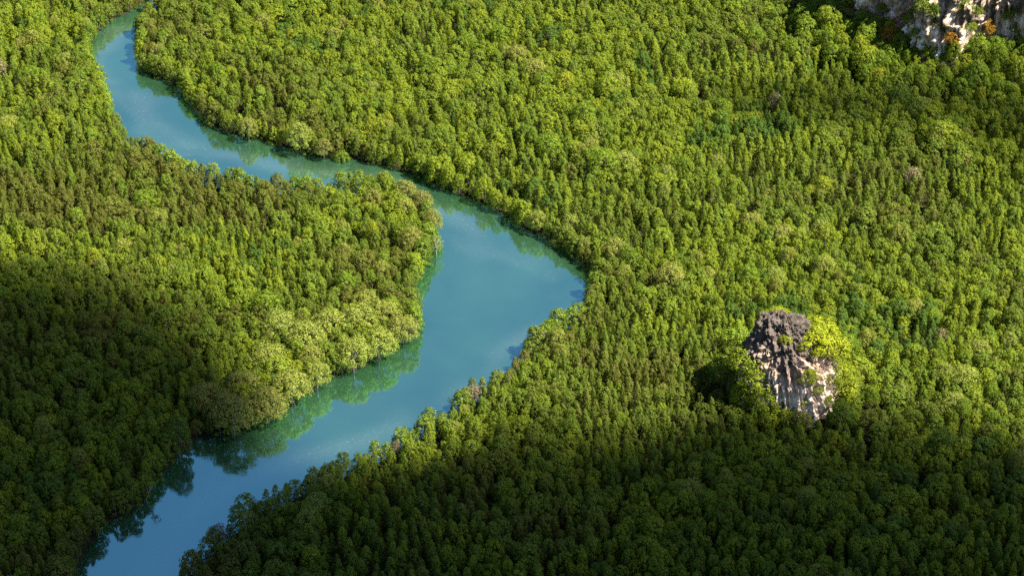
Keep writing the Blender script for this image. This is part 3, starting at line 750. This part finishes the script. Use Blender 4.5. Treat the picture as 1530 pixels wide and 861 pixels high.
HT = (10.2 + 2.6 * (fbm(FX * 0.03, FY * 0.03, seed=81, oct=2) - 0.5) + RNG.normal(0, 1.25, nF)) * np.where(SLIM, 1.0, 0.95)
HT = np.maximum(HT, 6.5)
HT *= 0.86 * grow[keep] ** 0.9
HT *= np.clip(0.72 + (dist[keep] - 3.4) / 16.0 + 0.1, 0.82, 1.0)
WD = np.clip(RNG.lognormal(-0.10, 0.19, nF), 0.66, 1.45) * (1 + 0.5 * (patch[keep] - 0.45)) * grow[keep] ** 0.15
# the 300 that show largest stand nearest along the bottom of the picture
U, Vv, Dd = project(FX, FY, HT * 0.75)
inside = (U > 3) & (U < 1527) & (Vv < 848) & (Vv > 0)
order = np.argsort(np.where(inside, Dd, 1e9))[:300]
order = order[inside[order]]
mine = np.zeros(nF, bool); mine[order] = True
zones = [(0, 60, 'at the left edge'), (60, 170, 'left of the river mouth'), (170, 330, 'beside the river'), (330, 480, 'just right of the river'),
         (480, 640, 'left of bottom centre'), (640, 780, 'at bottom centre'), (780, 920, 'right of bottom centre'), (920, 1060, 'below the rock, leftward'),
         (1060, 1200, 'directly below the rock'), (1200, 1340, 'below the rock, rightward'), (1340, 1450, 'near the right corner'), (1450, 1600, 'in the right corner')]
rows = ['in frontmost row', 'in second row', 'in third row', 'in fourth row', 'in fifth row', 'in sixth row']
desc = {}
vlev = np.sort(Vv[order])[::-1]
for k in order:
    zn = next(z[2] for z in zones if z[0] <= U[k] < z[1])
    rk = int(np.searchsorted(-vlev, -Vv[k]) * 6 / max(1, len(vlev))); rk = min(rk, 5)
    sz = 'short' if HT[k] < 8.4 else ('tall' if HT[k] > 9.8 else 'middling')
    desc.setdefault((sz, hue(TINT[k]), 'slim' if SLIM[k] else 'round', rk, zn), []).append(k)
GM = 'mangroves in the shaded forest along the bottom edge'
for (sz, hu, fo, rk, zn), ks in desc.items():
    ks.sort(key=lambda k: U[k])
    for j, k in enumerate(ks):
        pre = '' if len(ks) == 1 else ([', left of two', ', right of two'][j] if len(ks) == 2 else ', %s from left' % ordw[j])
        lab = '%s %s %s mangrove %s %s%s' % (sz, hu, fo, rows[rk], zn, pre)
        tree('mangrove_tree', 'slender' if SLIM[k] else 'round', int(k) % 9, FX[k], FY[k], FZ[k], HT[k], TINT[k], None, WD[k], label=lab, cat='tree', group=GM)

# everything farther off: one mass of trees
src = bpy.data.collections.new('forest_tree_sources')
VARIANTS = [('slender', i) for i in range(9)] + [('round', i) for i in range(9)] + [('spread', i) for i in range(5)] + [('dome', i) for i in range(5)] + [('bush', i) for i in range(6)] + [('twiggy', i) for i in range(4)]
SH = []
for n_, (k, i) in enumerate(VARIANTS):
    (V, F, a), (WV, WF) = RAW[k][i]
    me = mesh_np('forest_tree', np.vstack([V, WV]), np.vstack([F, WF + len(V)]), mats=[M[{'spread': 'pale', 'dome': 'broad', 'twiggy': 'twig'}.get(k, 'mangrove')], M['bark']],
                 midx=np.concatenate([np.zeros(len(F)), np.ones(len(WF))]), fattr=np.concatenate([a, np.full(len(WF), .5)]))
    o = bpy.data.objects.new('forest_tree.%03d' % (n_ + 1), me); src.objects.link(o)
    SH.append(V[:, 2].max())
SH = np.array(SH)
rest = np.nonzero(~mine)[0]
vi = np.where(SLIM[rest], 0, 9) + RNG.integers(0, 9, len(rest))
mixed = (RNG.random(len(rest)) < 0.06 * np.clip((fbm(FX[rest] * 0.025, FY[rest] * 0.025, seed=91, oct=2) - 0.30) * 5, 0.1, 2.0)) & (~SLIM[rest])
vi = np.where(mixed, 18 + RNG.integers(0, 10, len(rest)), vi)
slope = (np.sqrt(((FX[rest] - CXX) / (CA + 26)) ** 2 + ((FY[rest] - CYY) / (CB + 26)) ** 2) < 1) & (RNG.random(len(rest)) < 0.85)
vi = np.where(slope, 23 + RNG.integers(0, 5, len(rest)), vi); mixed = mixed | slope
dead = RNG.random(len(rest)) < 0.0006
vi = np.where(dead, 34 + RNG.integers(0, 4, len(rest)), vi)
hr = HT[rest] * np.where(slope, RNG.uniform(1.0, 1.5, len(rest)), np.where(mixed, RNG.uniform(0.95, 1.25, len(rest)), 1.0))
wr = WD[rest] * np.where(mixed, RNG.uniform(0.7, 0.95, len(rest)), 1.0)
PX, PY, PZ = FX[rest], FY[rest], FZ[rest]
PT = np.where(mixed | dead, RNG.uniform(0.3, 1.0, len(rest)), TINT[rest])
# low growth under the gaps between crowns
un = np.nonzero(ok & (dist > 2.0))[0]; un = un[RNG.permutation(len(un))[:12000]]
PX = np.concatenate([PX, cand[un, 0]]); PY = np.concatenate([PY, cand[un, 1]])
PZ = np.concatenate([PZ, terrain_z(cand[un, 0], cand[un, 1], dist[un]) - 0.3]); PT = np.concatenate([PT, np.clip(RNG.normal(0.6, 0.2, len(un)), 0, 1)])
vi = np.concatenate([vi, 28 + RNG.integers(0, 6, len(un))]); hr = np.concatenate([hr, RNG.uniform(2.0, 4.0, len(un))]); wr = np.concatenate([wr, RNG.uniform(1.2, 1.7, len(un))])
sc = hr / SH[vi]; nP = len(PX)
pm = bpy.data.meshes.new('forest_points')
pm.from_pydata(np.stack([PX, PY, PZ], 1).tolist(), [], [])
def pattr(n, t, v, key='value'):
    a = pm.attributes.new(n, t, 'POINT'); a.data.foreach_set(key, np.asarray(v).ravel())
pattr('tint', 'FLOAT', PT.astype(np.float32)); pattr('variant', 'INT', vi.astype(np.int32))
rot = np.zeros((nP, 3), np.float32); rot[:, 2] = RNG.uniform(0, 6.28, nP); rot[:, :2] = RNG.normal(0, 0.06, (nP, 2))
pattr('turn', 'FLOAT_VECTOR', rot, 'vector')
pattr('size', 'FLOAT_VECTOR', np.stack([sc * wr, sc * wr, sc], 1).astype(np.float32), 'vector')
forest = tag(add('mangrove_forest', pm), 'dense green mangrove forest covering the plain on both sides of the river', 'forest', kind='stuff')
ng = bpy.data.node_groups.new('forest_scatter', 'GeometryNodeTree')
ng.interface.new_socket('Geometry', in_out='INPUT', socket_type='NodeSocketGeometry')
ng.interface.new_socket('Geometry', in_out='OUTPUT', socket_type='NodeSocketGeometry')
gi, go = ng.nodes.new('NodeGroupInput'), ng.nodes.new('NodeGroupOutput')
ci = ng.nodes.new('GeometryNodeCollectionInfo'); ci.inputs['Collection'].default_value = src
ci.inputs['Separate Children'].default_value = True; ci.inputs['Reset Children'].default_value = True
iop = ng.nodes.new('GeometryNodeInstanceOnPoints'); iop.inputs['Pick Instance'].default_value = True
def named(n, t):
    a = ng.nodes.new('GeometryNodeInputNamedAttribute'); a.data_type = t; a.inputs['Name'].default_value = n
    return a.outputs['Attribute']
gl = ng.links.new
gl(gi.outputs[0], iop.inputs['Points']); gl(ci.outputs[0], iop.inputs['Instance'])
gl(named('variant', 'INT'), iop.inputs['Instance Index'])
gl(named('turn', 'FLOAT_VECTOR'), iop.inputs['Rotation']); gl(named('size', 'FLOAT_VECTOR'), iop.inputs['Scale'])
gl(iop.outputs[0], go.inputs[0])
forest.modifiers.new('scatter', 'NODES').node_group = ng

# ------------------------------------------------------------------ daylight
EL, AZ = D2R(52.0), math.atan2(-0.36, 0.93)       # the sun stands to the right, a little behind the camera
sun_dir = Vector((math.cos(EL) * math.cos(AZ), math.cos(EL) * math.sin(AZ), math.sin(EL)))
sl = bpy.data.lights.new('sun', 'SUN'); sl.energy = 5.0; sl.angle = D2R(0.53); sl.color = (1.0, 0.92, 0.78)
so = add('sun', sl); so.rotation_euler = (-sun_dir).to_track_quat('-Z', 'Y').to_euler()
W = bpy.data.worlds.new('World'); S.world = W; W.use_nodes = True
wn = W.node_tree; bg = wn.nodes['Background']
sky = wn.nodes.new('ShaderNodeTexSky'); sky.sky_type = 'NISHITA'; sky.sun_disc = False
sky.sun_elevation = EL; sky.sun_rotation = math.pi / 2 - AZ
sky.altitude = 100; sky.air_density = 1.0; sky.dust_density = 0.3; sky.ozone_density = 3.0
wn.links.new(sky.outputs[0], bg.inputs[0]); bg.inputs[1].default_value = 0.040

# the cloud overhead (out of the picture) whose shadow lies over the foreground
CLOUD_Z = 1150.0
def cloud(name, edge, label, hmax, sigma, ramp_m, seed, xr, yr, step):
    """closed lens of even vapour: its thickness runs out towards its edge"""
    E = np.array([ground(*p) for p in edge])
    gx = np.arange(xr[0], xr[1], step); gy = np.arange(yr[0], yr[1], step)
    X, Y = np.meshgrid(gx, gy)
    d2 = np.full(X.shape, 1e18); ins = np.zeros(X.shape, bool)
    for (ax, ay), (bx, by) in zip(E, np.roll(E, -1, axis=0)):
        ex, ey = bx - ax, by - ay; l2 = ex * ex + ey * ey + 1e-9
        t = np.clip(((X - ax) * ex + (Y - ay) * ey) / l2, 0, 1)
        d2 = np.minimum(d2, (X - ax - t * ex) ** 2 + (Y - ay - t * ey) ** 2)
        if by != ay: ins ^= ((ay > Y) != (by > Y)) & (X < (bx - ax) * (Y - ay) / (by - ay) + ax)
    d = np.where(ins, 1, -1) * np.sqrt(d2) + (fbm(X * 0.02, Y * 0.02, seed=seed, oct=4) - 0.5) * 40
    T = hmax * np.clip(d / ramp_m, 0, 1) ** 1.3 * (0.75 + 0.5 * fbm(X * 0.012, Y * 0.012, seed=seed + 5, oct=3))
    off = sun_dir * (CLOUD_Z / sun_dir.z)
    n, m = X.shape
    top = np.stack([X + off.x, Y + off.y, CLOUD_Z + T * 0.5 + 0.01], -1).reshape(-1, 3)
    bot = top.copy(); bot[:, 2] = 2 * CLOUD_Z - top[:, 2]
    i = (np.arange(n - 1)[:, None] * m + np.arange(m - 1)[None]).ravel()
    live = (np.maximum.reduce([T.ravel()[i], T.ravel()[i + 1], T.ravel()[i + m], T.ravel()[i + m + 1]]) > 0)
    i = i[live]
    ft = np.stack([i, i + 1, i + m + 1, i + m], 1); fb = ft[:, ::-1] + n * m
    V = np.vstack([top, bot]); Fq = np.vstack([ft, fb])
    ed = {}
    for f in ft:
        for a, b in zip(f, np.roll(f, -1)): ed[(a, b)] = 1
    sides = [(b, a, a + n * m, b + n * m) for (a, b) in ed if (b, a) not in ed]
    Fq = np.vstack([Fq, np.array(sides)])
    used = np.unique(Fq); mp = np.full(len(V), -1); mp[used] = np.arange(len(used))
    mt, nt, out = new_mat(name + '_vapour')
    pv = N(nt, 'ShaderNodeVolumePrincipled'); pv.inputs['Density'].default_value = sigma; pv.inputs['Color'].default_value = (0.3, 0.3, 0.31, 1)
    nt.links.new(pv.outputs[0], out.inputs['Volume'])
    o = add(name, mesh_np(name, V[used], mp[Fq], mat=mt))
    return tag(o, label, 'cloud', kind='structure')
cloud('cloud', [(-260,350),(0,392),(110,412),(250,472),(330,528),(395,600),(470,690),(560,700),(640,668),(690,592),(760,602),(900,618),(1010,618),(1080,606),(1180,614),(1290,596),(1400,612),(1530,640),(1800,600),(1900,1600),(-500,1600)],
      'broad grey cloud drifting overhead that shades the foreground', 170.0, 0.024, 60.0, 5, (-330, 330), (330, 800), 6.0)

cloud('thin_shade_cloud', [(990,150),(1200,122),(1380,112),(1530,118),(1800,130),(1800,460),(1530,345),(1380,262),(1180,222),(1040,205)],  # unseen thin cloud, added and shaped to darken the upper right forest
      'thin veil of cloud added out of view to dim the forest below the cliff', 46.0, 0.024, 40.0, 15, (-60, 330), (640, 900), 6.0)

# ------------------------------------------------------------------ camera and render settings
cd = bpy.data.cameras.new('camera'); cam = add('camera', cd); S.camera = cam
cd.sensor_width = 36.0; cd.lens = 36.0 * FPX / PW; cd.clip_start = 1.0; cd.clip_end = 30000.0
cam.location = (0, 0, CAM_H); cam.rotation_euler = (math.pi / 2 - PITCH, 0, 0)
S.view_settings.view_transform = 'Standard'; S.view_settings.look = 'None'; S.view_settings.gamma = 1.0
S.view_settings.exposure = 2.2; S.view_settings.use_curve_mapping = False
S.render.engine = 'CYCLES'
cy = S.cycles
cy.max_bounces = 6; cy.diffuse_bounces = 3; cy.glossy_bounces = 3; cy.transmission_bounces = 3; cy.volume_bounces = 1; cy.transparent_max_bounces = 8
cy.use_denoising = False
cy.use_adaptive_sampling = True
